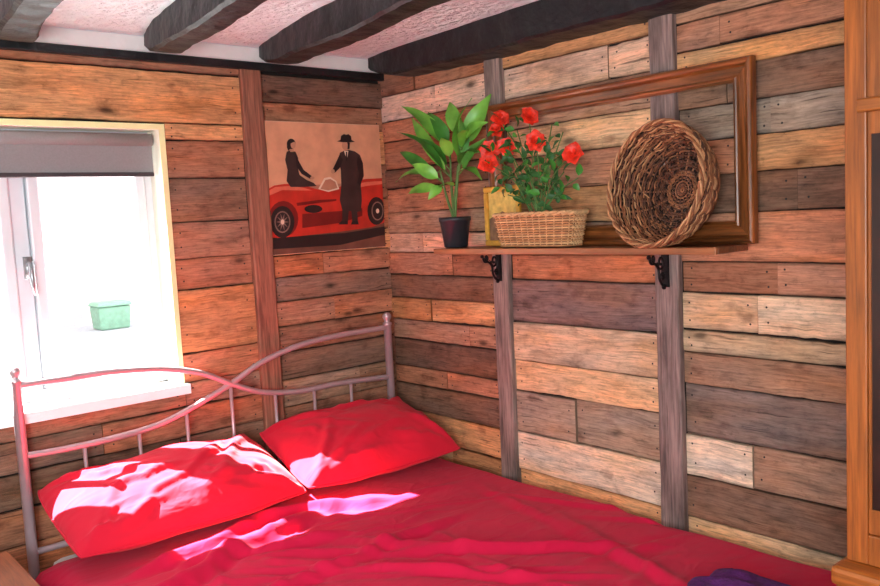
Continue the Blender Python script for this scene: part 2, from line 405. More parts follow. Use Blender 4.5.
# ceiling beams (hewn, slightly bowed)
beams = [(-.001, -.15, 'black-painted ceiling beam running along the top of the right plank wall'),
         (-.575, -.675, 'black ceiling beam second from the right wall, above the vintage car poster'),
         (-1.0, -1.09, 'black ceiling beam above the right edge of the window'),
         (-1.43, -1.53, 'black ceiling beam at the top left corner of the photo, over the window')]
for bi, (xr, xl, lab) in enumerate(beams):
    m = MB(); n = 140; k8 = []
    for k in range(n+1):
        y = -.047-(3.645*k/n); q = -.047-y
        s = min(1, q/.20); rise = .040*(1-math.sin(s*PI/2)) if s < 1 else 0
        sh = .095*math.exp(-q/.40)-.05*min(1, q/1.0)
        w1 = .012*noise.noise(Vector((y*2.6, xr*5, 0)))+.004*noise.noise(Vector((y*14, xr*5, 0))); w2 = .012*noise.noise(Vector((y*2.6, xl*5, 9)))+.004*noise.noise(Vector((y*14, xr*5, 5)))
        zb = 2.004+rise+.012*noise.noise(Vector((y*2.4, xr, 4)))+.004*noise.noise(Vector((y*15, xr, 4)))-.014*math.sin(min(1, q/1.6)*PI)
        if bi == 0: sh = .06*math.exp(-q/.35); a = xl+w1+sh; b = -.001; zb -= .014*min(1, q/1.0)
        else: a = xl+w1+sh; b = xr+w2+sh
        k8.append([Vector(p) for p in ((a, y, CEIL), (a-.002, y, zb+.009), (a+.008, y, zb+.001), ((a+b)/2, y, zb+.002*noise.noise(Vector((y*9, 3, xr)))), (b-.008, y, zb+.001), (b, y, zb+.009), (b, y, CEIL))])
    base = m.add([p for r in k8 for p in r])
    for k in range(n):
        for j in range(6): a = base+k*7+j; m.face((a, a+1, a+8, a+7))
    m.face([base+j for j in range(7)][::-1]); m.face([base+n*7+j for j in range(7)])
    tag(m.build('ceiling_beam', M_beam), lab, 'beam', 'black ceiling beams')

# ------------------------------------------------------------------ window
GY = .11
win = bpy.data.objects.new('window_1', None); COL.objects.link(win); win.location = ((WX0+WX1)/2, GY, WZ0); struct(win)
mb = MB(); e = .001; cw = .006
mb.box((WX1-.012, -.020, WZ0+.02), (WX1-e, GY-.03, WZ1-e), 0)
mb.box((WX0+e, -.0198, WZ1-.0118), (WX1-.013, GY-.03, WZ1-e), 0); mb.box((WX0+e, -.02, WZ0+.02), (WX0+.012, GY-.03, WZ1-.013), 0)
mb.box((WX1-.013, -.024, WZ0+.02), (WX1+cw, -.0205, WZ1-.0125), 1); mb.box((WX1+.0005, -.0205, WZ0+.02), (WX1+cw, -.001, WZ1-.0125), 1)
mb.box((WX0-cw, -.024, WZ1-.0122), (WX1+cw, -.0205, WZ1+cw), 1); mb.box((WX0-cw, -.0205, WZ1+.0005), (WX1+cw, -.001, WZ1+cw), 1)
mb.box((WX0-cw, -.024, WZ0+.02), (WX0-.001, -.001, WZ1-.013), 1)
mb.build('window_lining', [M_reveal, M_cream], win)
mb = MB(); fw = .040; y0, y1 = GY-.03, GY+.035
mb.box((WX0+e, y0, WZ0+.022), (WX1-e, y1, WZ0+.022+fw)); mb.box((WX0+e, y0, WZ1-fw), (WX1-e, y1, WZ1-e))
mb.box((WX0+e, y0, WZ0+.022+fw), (WX0+fw, y1, WZ1-fw)); mb.box((WX1-fw, y0, WZ0+.022+fw), (WX1-e, y1, WZ1-fw))
for mx in (-1.395,): mb.box((mx-.024, y0, WZ0+.022+fw), (mx+.024, y1, WZ1-fw))
mb.build('window_frame', M_upvc, win, bevel=.005)
edges = [(WX0+fw, -1.395-.024), (-1.395+.024, WX1-fw)]
for (a, b) in edges:
    m = MB(); s = .036; z0, z1 = WZ0+.024+fw, WZ1-fw-.001; ya, yb = GY-.05, GY+.015; a += .002; b -= .002
    m.box((a, ya, z0), (b, yb, z0+s)); m.box((a, ya, z1-s), (b, yb, z1)); m.box((a, ya, z0+s), (a+s, yb, z1-s)); m.box((b-s, ya, z0+s), (b, yb, z1-s))
    sash = m.build('sash', M_upvc, win, bevel=.006)
    m = MB(); m.box((a+s, GY-.008, z0+s), (b-s, GY-.004, z1-s)); m.build('glass_pane', M_glass, sash)
hp = on_y(28, 268, GY-.055)
m = MB(); m.box((hp.x-.012, hp.y-.008, hp.z-.035), (hp.x+.012, hp.y+.004, hp.z+.035)); m.tube([hp+Vector((0, -.004, .01)), hp+Vector((0, -.035, .01))], .008)
m.tube([hp+Vector((0, -.035, .02)), hp+Vector((0, -.038, -.03)), hp+Vector((.004, -.04, -.085))], [.010, .009, .007])
m.build('window_handle', M_steel, win, smooth=True)
m = MB(); m.box((WX0-.05, -.048, WZ0-.014), (WX1+.016, -.0245, WZ0+.0195)); m.box((WX0+.002, -.0245, WZ0+.001), (WX1-.002, GY-.032, WZ0+.0195)); m.build('window_sill', M_sill, win)
bz = on_y(76, 177, .03).z
root = empty('roller_blind', ((WX0+WX1)/2, .03, bz), 'grey roller blind pulled a short way down over the window', 'blind')
m = MB(); m.box((WX0+.03, .028, bz+.012), (WX1-.022, .031, WZ1-.05)); m.build('blind_fabric', M_blind, root)
m = MB(); m.box((WX0+.03, .022, bz), (WX1-.022, .036, bz+.014)); m.build('bottom_bar', M_blindbar, root, bevel=.003)
m = MB(); m.tube([(WX0+.025, .035, WZ1-.043), (WX1-.02, .035, WZ1-.043)], .022, 16); m.build('roller', M_blind, root, smooth=True)

# ------------------------------------------------------------------ outside
def brick():
    m, nt, b = newmat('pale_brick'); tc = N(nt, 'ShaderNodeTexCoord'); mp = N(nt, 'ShaderNodeMapping'); mp.inputs['Rotation'].default_value = (PI/2, 0, 0)
    L(nt, tc.outputs['Object'], mp.inputs[0]); br = N(nt, 'ShaderNodeTexBrick'); br.inputs['Scale'].default_value = 2.6
    br.inputs['Color1'].default_value = rgb(202, 184, 184); br.inputs['Color2'].default_value = rgb(190, 168, 168); br.inputs['Mortar'].default_value = rgb(206, 198, 200)
    L(nt, mp.outputs[0], br.inputs['Vector']); L(nt, br.outputs[0], b.inputs['Base Color']); b.inputs['Roughness'].default_value = .9; return m
GZ = .20
m = MB(); m.box((-14, .6, GZ-.3), (10, 14, GZ)); g0 = m.build('ground', plain('paving', rgb(160, 160, 164), .9)); struct(g0)
root = empty('brick_house', (-3, 9.2, GZ), 'pale brick house seen faintly through the window glass', 'building')
m = MB(); m.box((-9, 9, GZ), (4, 11, 3.2)); m.build('house_wall', brick(), root)
m = MB(); n = m.add([(-9.2, 8.8, 3.2), (4.2, 8.8, 3.2), (4.2, 11.2, 3.2), (-9.2, 11.2, 3.2), (-9.2, 10, 4.6), (4.2, 10, 4.6)])
for f in ((0, 1, 5, 4), (2, 3, 4, 5), (1, 2, 5), (3, 0, 4), (0, 3, 2, 1)): m.face([n+i for i in f])
m.build('roof', plain('slate', rgb(120, 116, 120), .8), root)
gp = on_y(112, 330, 8.3)
root = empty('garden_box', (gp.x, 8.3, GZ), 'low green lidded box outside, seen through the lower window pane', 'storage box')
GM = plain('green_plastic', rgb(112, 150, 126), .6)
def taper(m, cx, cy, z0, z1, a0, b0, a1, b1, mat=0):
    n = m.add([(cx-a0, cy-b0, z0), (cx+a0, cy-b0, z0), (cx+a0, cy+b0, z0), (cx-a0, cy+b0, z0), (cx-a1, cy-b1, z1), (cx+a1, cy-b1, z1), (cx+a1, cy+b1, z1), (cx-a1, cy+b1, z1)])
    for q in ((0,3,2,1),(4,5,6,7),(0,1,5,4),(1,2,6,5),(2,3,7,6),(3,0,4,7)): m.face([n+i for i in q], mat)
m = MB(); taper(m, gp.x, 8.3, GZ+.001, GZ+.30, .19, .16, .21, .18); m.build('box_body', GM, root, bevel=.02)
m = MB(); taper(m, gp.x, 8.29, GZ+.305, GZ+.36, .23, .2, .21, .18); m.build('lid', GM, root, bevel=.02)

# ------------------------------------------------------------------ poster
PY = -.025
def pp(px, py, l=0): return on_y(px, py, PY-.0008*l)
pcs = {k: plain('print_'+k, c, .5, var=v, bmp=0, scale=14) for k, (c, v) in dict(sky=(rgb(222, 160, 124), .14), ground=(rgb(112, 70, 56), .3), far=(rgb(190, 128, 100), .15), red=(rgb(196, 48, 34), .25),
        redl=(rgb(226, 110, 84), .2), redd=(rgb(120, 26, 22), .2), black=(rgb(42, 28, 28), .25), coat=(rgb(62, 42, 40), .3), skin=(rgb(200, 140, 110), .1), grey=(rgb(140, 106, 96), .25), pale=(rgb(236, 206, 180), .08)).items()}
keys = list(pcs); 
root = empty('poster', tuple(pp(328, 250)), 'poster of a red vintage racing car and two people, on plank wall', 'poster')
m = MB(); A, B, C_, D = pp(264, 121), pp(380, 125), pp(384.5, 247), pp(271, 255)
zt_ = (A.z+B.z)/2; zb_ = (C_.z+D.z)/2; xl_ = (A.x+D.x)/2; xr_ = (B.x+C_.x)/2
m.box((xl_, PY, zb_), (xr_, PY+.003, zt_)); m.build('backing', pcs['pale'], root)
m = MB()
def clampp(p, l):
    return Vector((min(max(p.x, xl_+.001), xr_-.001), PY-.0004*l, min(max(p.z, zb_+.001), zt_-.001)))
def PG(pts, k, l): m.poly([clampp(pp(*p), l) for p in pts], keys.index(k))
def EL(cx, cy, rx, ry, k, l, n=20): PG([(cx+rx*math.cos(2*PI*i/n), cy+ry*math.sin(2*PI*i/n)) for i in range(n)], k, l)
PG([(255, 110), (390, 110), (395, 260), (255, 265)], 'sky', 1)
PG([(255, 190), (290, 186), (330, 184), (390, 182), (395, 260), (255, 265)], 'far', 2)
PG([(255, 226), (395, 212), (395, 262), (255, 266)], 'ground', 3)
PG([(262, 238), (300, 236), (345, 233), (392, 226), (392, 234), (340, 245), (262, 250)], 'black', 4)
PG([(262, 196), (267, 189), (274, 185.5), (284, 184), (296, 184), (306, 186), (316, 189), (326, 191), (334, 190), (341, 186), (350, 182.5), (358, 180), (366, 179), (376, 178.5), (392, 178), (392, 222), (372, 227), (345, 231), (300, 236), (278, 238), (262, 238)], 'red', 5)
PG([(267, 191), (275, 187), (290, 186), (302, 187.5), (312, 190.5), (300, 190.5), (282, 190), (268, 196)], 'redl', 6)
PG([(342, 189), (352, 184.5), (366, 182), (382, 181), (382, 184), (366, 186), (352, 189), (342, 193)], 'redl', 6)
PG([(302, 214), (340, 211), (362, 208), (362, 216), (340, 223), (302, 228)], 'redd', 6)
PG([(296, 203), (318, 200), (336, 199), (336, 201), (318, 203), (297, 206)], 'redd', 6.3)
EL(313, 209, 9, 4, 'black', 7)
EL(283, 219, 15, 18, 'redd', 6.5); EL(282, 222, 12, 16, 'black', 7); EL(282, 222, 8, 11, 'grey', 8); EL(282, 222, 6.8, 9.6, 'black', 8.5)
for i in range(10):
    a = i*PI/5; PG([(282+1.2*math.cos(a+1.2), 222+1.4*math.sin(a+1.2)), (282+6.6*math.cos(a), 222+9.2*math.sin(a)), (282+1.2*math.cos(a-1.2), 222+1.4*math.sin(a-1.2))], 'grey', 9+i*.02)
EL(282, 222, 1.8, 2.6, 'pale', 10)
EL(376, 211, 9, 14, 'black', 7); EL(377, 211, 6, 9.5, 'grey', 8); EL(377, 211, 5, 8.2, 'black', 9); EL(377, 211, 1.6, 2.4, 'pale', 10)
PG([(318, 189), (324, 178), (330, 177), (336, 181), (339, 189), (328, 192)], 'pale', 6); PG([(320, 189), (325, 180), (330, 179), (335, 182), (337, 188), (328, 190.5)], 'far', 7)
# seated woman
PG([(286, 152), (290, 150), (295, 152), (297.5, 158), (297, 167), (299, 175), (306, 180), (313, 183), (316, 186), (304, 187), (290, 187), (286, 181), (287, 170), (284.5, 160)], 'coat', 11)
PG([(295, 155), (299, 163), (303, 170), (311, 176), (309.5, 179), (301, 174), (296, 167)], 'black', 12); EL(311.5, 178, 2.2, 1.5, 'skin', 13)
EL(290.5, 144, 4.4, 5.2, 'black', 12); EL(292.4, 145, 2.5, 3.7, 'skin', 13); PG([(289.5, 148), (293, 148), (293, 152), (289.5, 152)], 'skin', 11.5)
PG([(286, 147), (288, 141), (292, 139.5), (294.5, 141.5), (290, 143.5), (289.5, 149), (287.5, 151)], 'black', 14)
# standing man in long coat
PG([(339, 153), (343, 151), (348, 150), (354, 151.5), (359, 155), (362, 163), (362.5, 175), (360, 185), (361, 200), (360, 211), (356.5, 212), (357, 222), (351.5, 222), (350.5, 211), (348, 211), (347, 222), (341, 222), (341.5, 210), (339, 200), (340.5, 185), (340, 170), (338, 162)], 'coat', 14)
PG([(339, 154), (342, 160), (339, 168), (334, 173), (331.5, 170), (335, 163)], 'black', 14.5); EL(332, 171.5, 2, 2.2, 'skin', 15)
PG([(357, 156), (362, 163), (363, 176), (359, 186), (356.5, 183), (358.5, 174), (356, 163)], 'black', 14.6)
PG([(343, 151), (347.5, 151), (346, 160)], 'pale', 16); PG([(344.8, 152), (346.2, 152), (346.4, 161), (345, 161)], 'black', 16.5)
EL(344.6, 145.5, 3.5, 4.8, 'skin', 15); PG([(346, 141), (349, 143), (348.6, 149), (346.6, 149.5), (346.8, 145)], 'black', 15.5)
PG([(336, 141.5), (341, 139.5), (350, 139.8), (354, 142), (349, 142.5), (341, 142.3)], 'black', 17); PG([(339.2, 141), (340, 136), (343, 134.2), (345, 135), (347.5, 134.3), (350, 136.5), (350.6, 141)], 'black', 18)
PG([(340.5, 221), (347, 221), (347, 224.5), (337.5, 224.5)], 'black', 15); PG([(351.5, 221), (357, 221), (358, 224.5), (350, 224.5)], 'black', 15)
m.build('print', [pcs[k] for k in keys], root)

# ------------------------------------------------------------------ bed
HY = -.085
def hb(px, py): return on_y(px, py, HY)
lp, rp = hb(15, 378), hb(387, 320)
hz = (lp.z+rp.z)/2
bx0, bx1 = lp.x, rp.x
bed = empty('bed_frame', ((bx0+bx1)/2, -1.0, 0), 'silver metal double bed frame with curved spindle headboard', 'bed')
for x in (bx0, bx1):
    m = MB(); m.lathe([(.0, 0), (.017, 0), (.017, .02), (.0155, .025), (.0155, hz-.02), (.018, hz-.018), (.018, hz-.008), (.010, hz-.004), (.013, hz+.004), (.018, hz+.014), (.017, hz+.024), (.010, hz+.032), (0, hz+.034)], 20, Matrix.Translation((x, HY, 0)))
    m.build('post', M_bedmetal, bed, smooth=True)
def rail(pts, name='headboard_rail', r=.0105):
    p = [hb(*q) for q in pts]; p[0].x = bx0; p[-1].x = bx1
    m = MB(); sp = spline(p, 8); m.tube(sp, r, 12); m.build(name, M_bedmetal, bed, smooth=True); return sp
railA = rail([(15, 386), (60, 379), (110, 372), (160, 369), (200, 373), (232, 384), (262, 392), (300, 391), (340, 383), (388, 377)])
railB = rail([(24, 456), (60, 450), (110, 439), (160, 424), (200, 403), (232, 383), (262, 362), (300, 345), (340, 335), (388, 327)])
lowz = .50
m = MB(); m.tube([(bx0, HY, lowz), (bx1, HY, lowz)], .010, 12); m.build('headboard_rail', M_bedmetal, bed, smooth=True)
def zat(sp, x):
    for a, b in zip(sp, sp[1:]):
        if a.x <= x <= b.x: return a.z+(b.z-a.z)*(x-a.x)/max(1e-6, b.x-a.x)
    return sp[-1].z
for px in (82, 138, 187, 233, 277, 316, 353):
    x = on_y(px, 420, HY).x; top = min(zat(railA, x), zat(railB, x))
    m = MB(); m.tube([(x, HY, lowz), (x, HY, top)], .0062, 10); m.build('spindle', M_bedmetal, bed, smooth=True)
for x in (bx0, bx1-.01):
    m = MB(); m.box((x-.012, -2.0, .27), (x+.012, HY-.018, .33)); m.build('side_rail', M_bedmetal, bed, bevel=.003)
m = MB(); m.box((bx0+.013, -2.01, .27), (bx1-.023, -1.985, .33)); m.build('foot_rail', M_bedmetal, bed, bevel=.003)
for x in (bx0, bx1-.01):
    m = MB(); m.tube([(x, -1.99, 0), (x, -1.99, .27)], .016, 14); m.build('leg', M_bedmetal, bed, smooth=True)
for i in range(10):
    y = -.25-i*.185; m = MB(); m.box((bx0+.013, y-.035, .30), (bx1-.023, y+.035, .315)); m.build('slat', M_pine, bed)
m = MB(); m.box((bx0+.03, -1.98, .318), (-.03, -.12, .485)); o = m.build('mattress', M_matt, bevel=.035); tag(o, 'pale mattress under the crimson duvet, its edge showing by the right wall', 'mattress')
# duvet
def fb(x, y, s, o=0): return noise.noise(Vector((x*s, y*s, o)))
def fold(x, y, x0, y0, x1, y1, w, h, seed):
    """one long soft crease between two points"""
    dx, dy = x1-x0, y1-y0; Ls = dx*dx+dy*dy; t = ((x-x0)*dx+(y-y0)*dy)/Ls
    if t < -.2 or t > 1.2: return 0
    ln = math.sqrt(Ls); d = ((x-x0)*dy-(y-y0)*dx)/ln+.03*noise.noise(Vector((t*3, seed, 0)))+.008*noise.noise(Vector((t*9, seed, 4)))
    env = max(0, min(1, (t+.15)/.35))*max(0, min(1, (1.15-t)/.35)); env = env*env*(3-2*env)
    q = d/w
    if abs(q) > 5: return 0
    return h*env*(math.exp(-q*q)-.45*math.exp(-(q-1.6)**2))
rnd = random.Random(11)
FOLDS = []
for k in range(18):
    x0 = rnd.uniform(-1.4, -.2); y0 = rnd.uniform(-.45, -1.2); a = rnd.uniform(-1.9, -.7); ln = rnd.uniform(.5, 1.2)
    FOLDS.append((x0, y0, x0+ln*math.cos(a), y0+ln*math.sin(a), rnd.uniform(.013, .026), rnd.uniform(.006, .011), k))
for k in range(7):
    x0 = rnd.uniform(-.5, -.1); y0 = rnd.uniform(-.5, -1.7); a = rnd.uniform(2.6, 3.8); ln = rnd.uniform(.3, .7)
    FOLDS.append((x0, y0, x0+ln*math.cos(a), y0+ln*math.sin(a), rnd.uniform(.011, .020), rnd.uniform(.005, .009), 40+k))
FOLDS += [(-1.45, -.75, -.75, -.55, .026, .030, 70), (-1.3, -.95, -.5, -.9, .020, .016, 71), (-1.35, -.55, -.9, -.48, .022, .022, 72), (-.95, -.42, -.55, -.62, .022, .024, 73), (-1.2, -.60, -.8, -.80, .018, .018, 74)]
def duvet_h(x, y):
    h = .012*fb(x, y, 1.8, 1)+.006*fb(x, y, 4.5, 3)+.001*fb(x, y, 14, 6)
    for f in FOLDS: h += fold(x, y, *f)
    return h
TOP = .520
prof = [(-1.555, .20), (-1.56, .30), (-1.555, .40), (-1.54, .47), (-1.51, .505), (-1.46, TOP)]
npx = 190
px_ = prof+[(-1.46+(1.36)*i/npx, TOP) for i in range(1, npx+1)]+[(-.085, TOP-.012), (-.074, TOP-.03), (-.070, TOP-.045)]
ys = [-.24-(1.74)*i/240 for i in range(241)]+[-2.0, -2.015, -2.025, -2.03, -2.03, -2.03]
zd = [0]*241+[.012, .04, .09, .15, .2, .25]
m = MB()
for i, y in enumerate(ys):
    for j, (x, z) in enumerate(px_):
        h = duvet_h(x, y); side = x < -1.5
        if side: xx = x+.02*noise.noise(Vector((y*5, z*2, 2))); zz = z+h*.5
        else: xx = x+(.016*noise.noise(Vector((y*4, 1, 2))) if x > -.12 else 0); zz = z+h
        zz += .018*math.sin(max(0, min(1, (x+1.5)/1.43))*PI)
        if i < 8: zz -= .012*(8-i)/8
        m.v.append(Vector((xx, y, max(.12 if side else .0, zz-zd[i]))))
W_ = len(px_)
for i in range(len(ys)-1):
    for j in range(W_-1):
        a = i*W_+j; m.face((a, a+W_, a+W_+1, a+1))
dv = m.build('duvet', M_duvet, smooth=True); tag(dv, 'rumpled crimson duvet spread over the whole bed', 'duvet')
sm = dv.modifiers.new('solid', 'SOLIDIFY'); sm.thickness = .012; sm.offset = -1
# pillows
def pillow(cx, cy, cz, w, d, t, yaw, tilt, seed, label):
    m = MB(); n = 90; Mx = Matrix.Translation((cx, cy, cz)) @ Matrix.Rotation(yaw, 4, 'Z') @ Matrix.Rotation(tilt, 4, 'X')
    r2 = random.Random(seed); fl = []
    for (sx, sy) in ((-1, -1), (1, -1), (-1, 1), (1, 1)):
        for k in range(4):
            a = math.atan2(-sy*d, -sx*w)+r2.uniform(-.5, .5); x0, y0 = sx*w*.45, sy*d*.43; ln = r2.uniform(.14, .36)
            fl.append((x0, y0, x0+ln*math.cos(a), y0+ln*math.sin(a), r2.uniform(.010, .020), r2.uniform(.005, .009), k+seed))
    for k in range(5):
        x0 = r2.uniform(-w*.4, w*.3); y0 = r2.uniform(-.35, .35)*d; a = r2.uniform(-.7, .7); ln = r2.uniform(.16, .34)
        fl.append((x0, y0, x0+ln*math.cos(a), y0+ln*math.sin(a), r2.uniform(.012, .022), r2.uniform(.005, .009), k+seed+9))
    def out(u, v):
        x = u*w/2*(1-.03*(1-abs(v)**2)); y = v*d/2*(1-.04*(1-abs(u)**2))
        x *= 1-.05*(abs(u)*abs(v))**3; y *= 1-.11*(abs(u)*abs(v))**3
        return x, y, .009*noise.noise(Vector((x*7, y*7, seed+7)))
    def P(u, v, sgn):
        u = u*2-1; v = v*2-1
        u = math.copysign(1-(1-abs(u))**1.4, u); v = math.copysign(1-(1-abs(v))**1.4, v)
        x, y, edge = out(u, v)
        eu = max(0, 1-abs(u)**2.5); ev = max(0, 1-abs(v)**2.3); e = (eu*ev)**.55
        h = t*(.62 if sgn > 0 else .38)*e
        if sgn > 0:
            wr = .014*noise.noise(Vector((x*4.5, y*6, seed)))+sum(fold(x, y, *f) for f in fl)
            h += min(1, e*2.2)*wr
        return Mx @ Vector((x, y, sgn*h+edge))
    m.grid(lambda a, b: P(a, b, 1), n, n); m.grid(lambda a, b: P(a, b, -1), n, n, flip=True)
    o = m.build('pillow', M_pillow, smooth=True, origin=(cx, cy, cz)); tag(o, label, 'pillow', 'red pillows against the headboard')
    w_ = o.modifiers.new('weld', 'WELD'); w_.merge_threshold = .0005
    pts = []
    K = 40
    for a0, a1 in (((-1, -1), (1, -1)), ((1, -1), (1, 1)), ((1, 1), (-1, 1)), ((-1, 1), (-1, -1))):
        for k in range(K):
            q = k/K; x, y, e_ = out(a0[0]+(a1[0]-a0[0])*q, a0[1]+(a1[1]-a0[1])*q); pts.append(Mx @ Vector((x, y, e_)))
    m = MB(); m.tube(pts, .004, 6, closed=True); m.build('seam', M_pillow, o, smooth=True)
    return o
pillow(-1.103, -.270, .630, .742, .43, .175, math.radians(0), math.radians(15), 3, 'red pillow nearest the window, mostly lit by hard sunlight')
pillow(-.402, -.285, .640, .660, .43, .175, math.radians(-4), math.radians(17), 6, 'red pillow in the room corner beside the plank wall')
# purple throw
m = MB()
c0 = on_z(704, 576, .55)
def TH(a, b):
    x = c0.x-.29+.33*a+.03*noise.noise(Vector((b*4, 0, 1))); y = c0.y-.02-.28*b+.03*noise.noise(Vector((a*6, 3, 1)))-.05*abs(a-.68)*2
    e = (max(0, 1-abs(2*a-1)**4)*max(0, 1-abs(2*b-1)**4))**.5
    z = .562+e*(.012+.022*abs(noise.noise(Vector((a*5, b*4, 2)))))
    return (x, y, z)
m.grid(TH, 60, 40)
o = m.build('throw', M_purple, smooth=True); tag(o, 'crumpled dark purple throw lying on the foot of the duvet', 'blanket'); s_ = o.modifiers.new('s', 'SOLIDIFY'); s_.thickness = .01

# ------------------------------------------------------------------ bedside table
tc_ = on_z(22, 546, .58)
X1, Y1 = tc_.x, tc_.y; X1 = min(X1, -1.585)
root = empty('bedside_table', (X1-.2, Y1-.18, 0), 'small brown wooden bedside table at the bottom left corner', 'bedside table')
m = MB(); m.box((X1-.42, Y1-.38, .555), (X1, Y1, .58)); m.build('tabletop', M_table, root, bevel=.006)
m = MB(); m.box((X1-.395, Y1-.355, .40), (X1-.025, Y1-.02, .554)); m.build('body', M_table, root, bevel=.003)
m = MB(); m.box((X1-.37, Y1-.372, .42), (X1-.05, Y1-.356, .535)); dr = m.build('drawer', M_table, root, bevel=.004)
m = MB(); m.lathe([(0, .03), (.012, .028), (.016, .02), (.008, .008), (.008, 0)], 16, Matrix.Translation((X1-.21, Y1-.372, .478)) @ Matrix.Rotation(PI/2, 4, 'X')); m.build('knob', M_brass, dr, smooth=True)
for sx in (-.37, -.05):
    for sy in (-.33, -.045):
        m = MB(); taper(m, X1+sx, Y1+sy, 0, .40, .013, .013, .02, .02); m.build('leg', M_table, root)

# ------------------------------------------------------------------ shelf
SD = .20
zl, zr = on_x(433, 248, -SD), on_x(716, 249, -SD)
SZ = (zl.z+zr.z)/2; SY0, SY1 = zr.y, zl.y
shelf = empty('wall_shelf', (-.1, (SY0+SY1)/2, SZ-.02), 'long wooden wall shelf carrying plants and baskets', 'shelf')
m = MB(); m.box((-SD+.012, SY0, SZ-.018), (-.038, SY1, SZ)); m.build('board', M_shelf, shelf, bevel=.003)
m = MB(); m.box((-SD, SY0, SZ-.019), (-SD+.0115, SY1, SZ+.0005)); m.build('front_edge', M_shelfedge, shelf, bevel=.003)
for (a, b) in (b1, b2):
    y = (a+b)/2; m = MB(); x0 = -.037; z = SZ-.019
    m.box((x0-.005, y-.012, z-.105), (x0, y+.012, z)); m.box((-.118, y-.012, z-.005), (x0, y+.012, z))
    def Q(u, w): return Vector((x0-.005-u*.60, y, z-.005-w*.88))
    def scroll(cu, cw_, r0, sg, turns=22, st=0): m.tube([Q(cu+(r0*(1-k/26))*math.cos(sg*(k*.42+st)), cw_+(r0*(1-k/26))*math.sin(sg*(k*.42+st))) for k in range(turns)], .0036, 7)
    m.tube(spline([Q(.125, .004), Q(.112, .03), Q(.078, .034), Q(.052, .052), Q(.046, .082), Q(.024, .104), Q(.003, .108)], 6), .0042, 8)
    scroll(.034, .030, .026, 1); scroll(.094, .016, .013, 1); scroll(.018, .078, .014, -1)
    m.lathe([(0, -.007), (.005, -.005), (.007, 0), (.005, .005), (0, .007)], 10, Matrix.Translation(Q(.128, .010))); m.lathe([(0, -.007), (.005, -.005), (.007, 0), (.005, .005), (0, .007)], 10, Matrix.Translation(Q(.01, .114)))
    m.build('bracket', M_iron, shelf, smooth=False)

# ------------------------------------------------------------------ big empty frame
fx = -.040
ft = on_x(755, 55, fx-.01); fb_ = on_x(757, 240, fx)
fy0 = (ft.y+fb_.y)/2; fy1 = on_x(494, 180, fx).y; FH = ft.z-SZ-.001
root = empty('picture_frame', (fx, (fy0+fy1)/2, SZ+.001), 'large empty varnished wood frame leaning behind the baskets', 'picture frame')
prof_f = [(0, 0), (0, .020), (.003, .025), (.010, .027), (.016, .024), (.020, .016), (.024, .012), (.044, .010), (.047, .014), (.051, .016), (.055, .014), (.058, .009), (.060, .008), (.060, .0)]
def fpt(u, w, d): return Vector((fx-d, fy0+u, SZ+.001+w))
FL = fy1-fy0
corners = [((0, 0), (1, 1)), ((FL, 0), (-1, 1)), ((FL, FH), (-1, -1)), ((0, FH), (1, -1))]
for k in range(4):
    (c0_, d0), (c1_, d1) = corners[k], corners[(k+1) % 4]; m = MB(); n = m.add([fpt(c0_[0]+d0[0]*q, c0_[1]+d0[1]*q, t) for q, t in prof_f]+[fpt(c1_[0]+d1[0]*q, c1_[1]+d1[1]*q, t) for q, t in prof_f])
    K = len(prof_f)
    for j in range(K): j2 = (j+1) % K; m.face((n+j, n+j2, n+K+j2, n+K+j))
    m.build('frame_rail' if k % 2 == 0 else 'frame_stile', M_frame if k % 2 == 0 else M_framev, root)
# ------------------------------------------------------------------ small gilt picture
gx = -.078; ga = on_x(484, 180, gx).y; gb = on_x(520, 180, gx).y; gt = on_x(500, 186, gx).z
root = empty('small_picture', (gx, (ga+gb)/2, SZ+.001), 'small gilt-framed picture standing between the green plant and the flowers', 'picture')
m = MB(); t = .02; z0 = SZ+.002; 
m.box((gx-.008, gb, z0), (gx+.004, ga, z0+t)); m.box((gx-.008, gb, gt-t), (gx+.004, ga, gt)); m.box((gx-.008, gb, z0+t), (gx+.004, gb+t, gt-t)); m.box((gx-.008, ga-t, z0+t), (gx+.004, ga, gt-t))
m.build('gilt_frame', M_gilt, root, bevel=.004)
m = MB(); m.box((gx-.002, gb+t, z0+t), (gx+.002, ga-t, gt-t), 0)
yy0, yy1 = gb+t, ga-t; h_ = gt-t-z0-t
m.poly([(gx-.0026, yy0, z0+t), (gx-.0026, yy1, z0+t), (gx-.0026, yy1, z0+t+h_*.45), (gx-.0026, (yy0+yy1)/2, z0+t+h_*.6), (gx-.0026, yy0, z0+t+h_*.4)][::-1], 1)
m.build('picture_print', [plain('print_gold', rgb(210, 176, 90), .6, var=.3, scale=40), plain('print_dark', rgb(120, 82, 56), .6, var=.4, scale=40)], root)

# ------------------------------------------------------------------ leaves helper
def leaf(m, base, tip, width, up=Vector((0, 0, 1)), arch=.15, fold=.25, mat=0, n=9, pk=.8):
    base = Vector(base); tip = Vector(tip); d = tip-base; Lh = d.length; side = d.cross(up)
    side = side.normalized() if side.length > 1e-5 else d.orthogonal().normalized()
    nrm = side.cross(d).normalized(); st = len(m.v)
    for i in range(n+1):
        t = i/n; w = width*.5*max(0.02, math.sin(PI*t**pk))**.85*(1-.25*t)
        c = base+d*t+nrm*(arch*Lh*math.sin(PI*t)); wav = .03*width*math.sin(t*14)
        m.v += [c-side*w+nrm*(fold*w+wav), c-side*w*.5+nrm*(fold*w*.4), c, c+side*w*.5+nrm*(fold*w*.4), c+side*w+nrm*(fold*w-wav)]
    for i in range(n):
        for j in range(4): a = st+i*5+j; m.face((a, a+1, a+6, a+5), mat)
